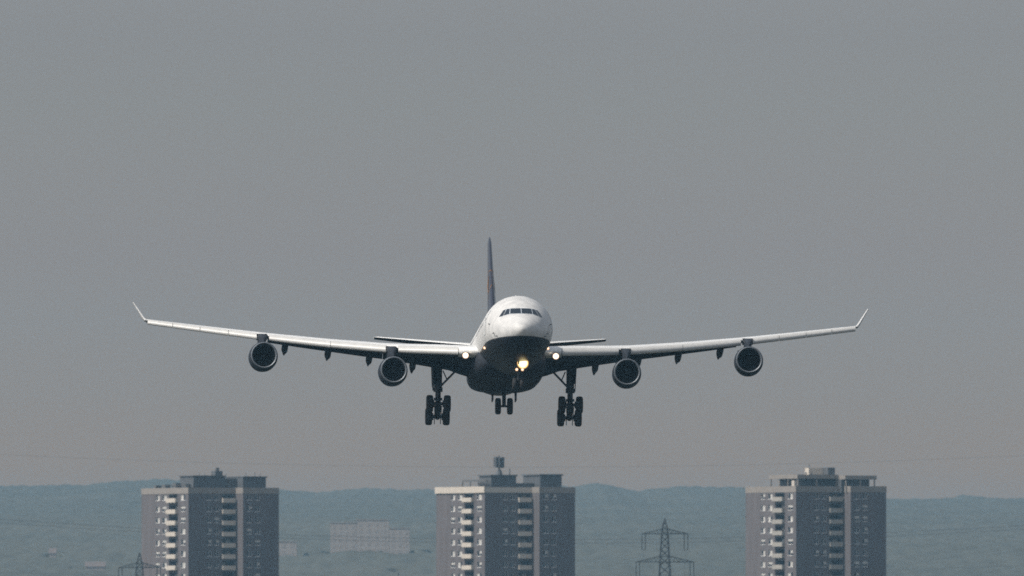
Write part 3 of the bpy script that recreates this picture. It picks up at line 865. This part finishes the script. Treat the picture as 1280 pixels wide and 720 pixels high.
        b.build('roof_railing', M['panelgrey'], t)
        b = MB(); b.tube((5.8, 3.5, 54.9), (5.8, 3.5, 59.7), .22); b.tube((5.8, 3.5, 54.9), (5.8, 3.5, 56.2), .95, .55, 12)
        for k in range(7):
            a_ = k * 2 * math.pi / 7; X_, Y_ = 5.8 + .95 * math.cos(a_), 3.5 + .95 * math.sin(a_); hh = rn.uniform(-.25, .2)
            b.box(X_ - .33, X_ + .33, Y_ - .33, Y_ + .33, 56.9 + hh, 59.3 + hh); b.bar((5.8, 3.5, 58 + hh), (X_, Y_, 58 + hh), .12); b.bar((5.8, 3.5, 57.4 + hh), (X_, Y_, 57.4 + hh), .12)
        b.build('aerial', M['plant'], t)
        b = MB(); b.tube((8.8, 3.5, 54.9), (8.8, 3.5, 56.5), .12); b.build('aerial', M['plant'], t)
    return t

tower(235.5, 4560, 'leftmost tower block, shaded rooftop boxes above a row of low vents', 1, 1)
tower(606.0, 4545, 'middle tower block under the aircraft, with a bright parapet and thick roof mast', 2, 2)
tower(995.0, 4525, 'rightmost tower block with an open roof terrace and small pale lift house', 3, 3)

# ------------------------------------------------------------------ pylons and wires
def pylon(px, D, top_py, label, half1=5.3, half2=6.65):
    H = px_z(top_py, D); x = px_x(px, D)
    t = empty('power_pylon', (x, D, 0), (0, 0, R(4)))
    tag(t, label, 'pylon', 'steel lattice power pylons')
    za, zb = H - 3.45, H - 9.9           # arm levels
    def hw(z): return float(np.interp(z, [0, zb, za, za + 1.2, H], [2.9, 1.08, .74, .62, .06]))
    b = MB(); legs = [(-1, -1), (1, -1), (1, 1), (-1, 1)]
    lv = [0]; z = 0
    while z < H - .5:
        z += max(hw(z) * 1.7, .75); lv.append(min(z, H))
    if lv[-1] < H: lv.append(H)
    for i in range(len(lv) - 1):
        z0, z1 = lv[i], lv[i + 1]; w0, w1 = hw(z0), hw(z1)
        for k in range(4):
            a, c = legs[k], legs[(k + 1) % 4]
            P0, P1 = Vector((a[0] * w0, a[1] * w0, z0)), Vector((a[0] * w1, a[1] * w1, z1))
            Q0, Q1 = Vector((c[0] * w0, c[1] * w0, z0)), Vector((c[0] * w1, c[1] * w1, z1))
            b.bar(P0, P1, .22)
            b.bar(P0, Q1, .11); b.bar(Q0, P1, .11)
            if i % 2 == 0: b.bar(P0, Q0, .07)
    b.build('lattice_mast', M['steel'], t)
    for (z, h, rise) in ((za, half1, 1.15), (zb, half2, 1.35)):
        w = hw(z); b = MB()
        for y in (-w, w):
            for s in (-1, 1):
                tip = Vector((s * h, y * .25, z))
                b.bar((0, y, z), tip, .2); b.bar((s * hw(z + rise), y, z + rise), tip, .14)
                n = 5
                for i in range(1, n):
                    u0 = w + (h - w) * i / n; u1 = w + (h - w) * (i + .5) / n
                    yy = y * (1 - .75 * i / n)
                    b.bar((s * u0, yy, z), (s * u0, yy, z + rise * (1 - i / n)), .05)
                    b.bar((s * u0, yy, z), (s * (w + (h - w) * (i - 1) / n), yy, z + rise * (1 - (i - 1) / n)), .05)
        for s in (-1, 1):
            b.bar((s * h, -w * .25, z), (s * h, w * .25, z), .12)
        b.bar((-w, -w, z + rise), (w, -w, z + rise), .1); b.bar((-w, w, z + rise), (w, w, z + rise), .1)
        b.build('crossarm', M['steel'], t)
        for s in (-1, 1):
            for q in (0, -.82):
                X = s * (h + q - .02); b = MB()
                b.tube((X, 0, z - .05), (X, 0, z - 3.7), .09, n=8)
                for k in range(16): b.tube((X, 0, z - .45 - k * .19), (X, 0, z - .53 - k * .19), .11, .06, n=8)
                b.build('insulator', M['steel'], t)
            b = MB(); b.bar((s * (h - .9), 0, z - 3.7), (s * (h + .05), 0, z - 3.7), .09); b.build('yoke', M['steel'], t)
    return t, za - 3.75, zb - 3.75
P1 = pylon(831, 4200, 648.5, 'tall lattice power pylon standing between the middle and right towers')
P2 = pylon(174.5, 4250, 691, 'lattice power pylon whose tip overlaps the left edge of the leftmost tower', 4.9, 6.1)

def wire_obj(name, lists, r, label, group):
    b = MB()
    for pts in lists:
        n = 5; rings = []
        for i, p in enumerate(pts):
            rings.append([(p[0], p[1] + r * math.cos(2 * math.pi * k / n), p[2] + r * math.sin(2 * math.pi * k / n)) for k in range(n)])
        b.loft(rings)
    return tag(b.build(name, M['wire'], smooth=60), label, 'power line', group)
def span(D, k, x0px, y0px, kind=0, slope=0.0):
    """sagging spans of wire across the view at distance D (one wide sag over the frame, more spans beyond)"""
    W = 190.0 * D / 5000 + 20; pts = []
    xc = px_x(x0px, D)
    for sp in (-1, 0, 1):
        for i in range(33):
            u = -1 + 2 * i / 32
            X = xc + (sp * 2 + u) * W
            z0 = px_z(y0px, D)
            kk = k * (F / D)             # px -> metres
            pts.append((X, D, z0 + kk * (u * W) ** 2 * 1.0))
    return sorted(set(pts))
G = 'sagging overhead wires crossing the view'
for (yo, D, rr_, lab) in ((674.0, 5000, .034, 'upper overhead conductor in the row of wires behind the towers'), (678.5, 5004, .028, 'lower overhead conductor in the row of wires behind the towers')):
    wire_obj('overhead_wire', [span(D, 5.2e-5, 700, yo), span(D + .6, 5.2e-5, 700, yo + 1.0)], rr_, lab, G)
wire_obj('overhead_wire', [span(5002, 3.7e-5, 655, 584)], .022, 'thin high wire barely visible against the sky above the tower roofs', G)
wire_obj('overhead_wire', [span(5006, 2.5e-5, 500, 722)], .03, 'lowest overhead wire, near the bottom of the picture behind the towers', G)
# lines leaving the pylons straight away from the camera
def away(x, z, D0_, D1, dx, sag=9.0):
    return [(x + dx * i / 24, D0_ + (D1 - D0_) * i / 24, z - sag * (1 - (2 * i / 24 - 1) ** 2)) for i in range(25)]
def wire_depth(lists, r, label):
    b = MB()
    for pts in lists:
        b.loft([[(p[0] + r * math.cos(2 * math.pi * k / 5), p[1], p[2] + r * math.sin(2 * math.pi * k / 5)) for k in range(5)] for p in pts])
    tag(b.build('overhead_wire', M['wire'], smooth=60), label, 'power line', G)
for (P, D, px, h1, h2, lab) in ((P1, 4200, 831, 4.85, 6.2, 'conductors receding behind the pylon between the middle and right towers'), (P2, 4250, 174.5, 4.45, 5.65, 'conductors receding behind the pylon at the leftmost tower')):
    L = []
    for s in (-1, 1):
        L.append(away(px_x(px, D) + s * h1, P[1], D, D + 240, 0)); L.append(away(px_x(px, D) + s * h2, P[2], D, D + 240, 0))
    wire_depth(L, .016, lab)

# ------------------------------------------------------------------ far houses on the hill
def far_block(name, x0p, x1p, topp, D, zb, depth, label, cat, floors, nw, roof='flat', group=None):
    x0, x1 = px_x(x0p, D), px_x(x1p, D); z1 = px_z(topp, D); w = x1 - x0
    z0 = zb
    t = empty(name, (x0, D, z0))
    tag(t, label, cat, group)
    H = z1 - z0
    b = MB(); b.box(0, w, 0, depth, -6, H if roof == 'flat' else H * .78); b.build('wall', M['render'], t)
    if roof == 'flat':
        b = MB(); b.box(-.2, w + .2, -.2, depth + .2, H + .002, H + .5); b.build('roof', M['band'], t)
    else:
        b = MB(); e = H * .78
        b.add([(-.4, -.4, e), (w + .4, -.4, e), (w + .4, depth + .4, e), (-.4, depth + .4, e), (-.4, depth / 2, H), (w + .4, depth / 2, H)],
              [(0, 1, 5, 4), (2, 3, 4, 5), (0, 4, 3), (1, 2, 5), (0, 3, 2, 1)]); b.build('roof', M['tile'], t)
    top = H - 1.0 if roof == 'flat' else H * .78 - .8
    for f in range(floors):
        for i in range(nw):
            xc = w * (i + .5) / nw; zc = top - .8 - f * 2.8
            if zc < 1: continue
            b = MB(); b.box(xc - .55, xc + .55, -.06, -.003, zc - .7, zc + .7); b.box(xc - .03, xc + .03, -.09, -.061, zc - .7, zc + .7, 1); b.build('window', [M['farwindow'], M['render']], t)
    return t
def gz(px, D): return float(hill_z(np.array([px_x(px, D)]), np.array([float(D)]))[0])
random.seed(3)
GH = 'pale buildings on the hazy hillside'
far_block('apartment_building', 413, 445.2, 654, 8008, gz(430, 8010), 14, 'pale hazy apartment building, left end of the row between the left and middle towers', 'building', 5, 4, 'flat', GH)
far_block('apartment_building', 445.5, 486.2, 650.5, 8008, gz(465, 8025), 14, 'tallest pale hazy building, middle of the row between the left and middle towers', 'building', 5, 4, 'flat', GH)
far_block('apartment_building', 486.5, 512, 661, 8008, gz(500, 7995), 16, 'pale hazy building at the right end of the row between left and middle towers', 'building', 5, 3, 'flat', GH)
far_block('house', 349, 371, 677.5, 7960, gz(360, 7960), 10, 'small pale house just right of the leftmost tower', 'house', 2, 2, 'flat', GH)
far_block('house', 107, 131, 702, 7750, gz(118, 7750), 10, 'long low pale house left of the leftmost tower', 'house', 2, 4, 'gable', GH)
far_block('house', 62, 69.5, 685, 7950, gz(66, 7950), 9, 'tiny pale house on the slope at the far left', 'house', 2, 1, 'gable', GH)
# slim mast whose tip shows at the lower edge
D = 4700
b = MB(); zt = px_z(715, D); b.tube((0, 0, 0), (0, 0, zt - .8), .16, .08); b.tube((0, 0, zt - .8), (0, 0, zt), .2, .12)
mo = b.build('mast', M['steel'], smooth=40); mo.location = (px_x(498, D), D, 0)
tag(mo, 'dark mast tip at the bottom edge left of the middle tower', 'mast')

# ------------------------------------------------------------------ haze
hm = bpy.data.materials.new('haze'); hm.use_nodes = True
t = hm.node_tree; t.nodes.clear()
pv = t.nodes.new('ShaderNodeVolumePrincipled'); oo = t.nodes.new('ShaderNodeOutputMaterial')
pv.inputs['Color'].default_value = HAZE_COLOR
pv.inputs['Density'].default_value = HAZE_DENSITY
pv.inputs['Anisotropy'].default_value = 0.2
t.links.new(pv.outputs[0], oo.inputs['Volume'])
b = MB(); b.box(-6100, 6100, -1600, 14700, -8, 152)
hz = b.build('haze', hm)
tag(hz, 'thin blue haze filling the air as far as the hills', 'haze', kind='stuff')
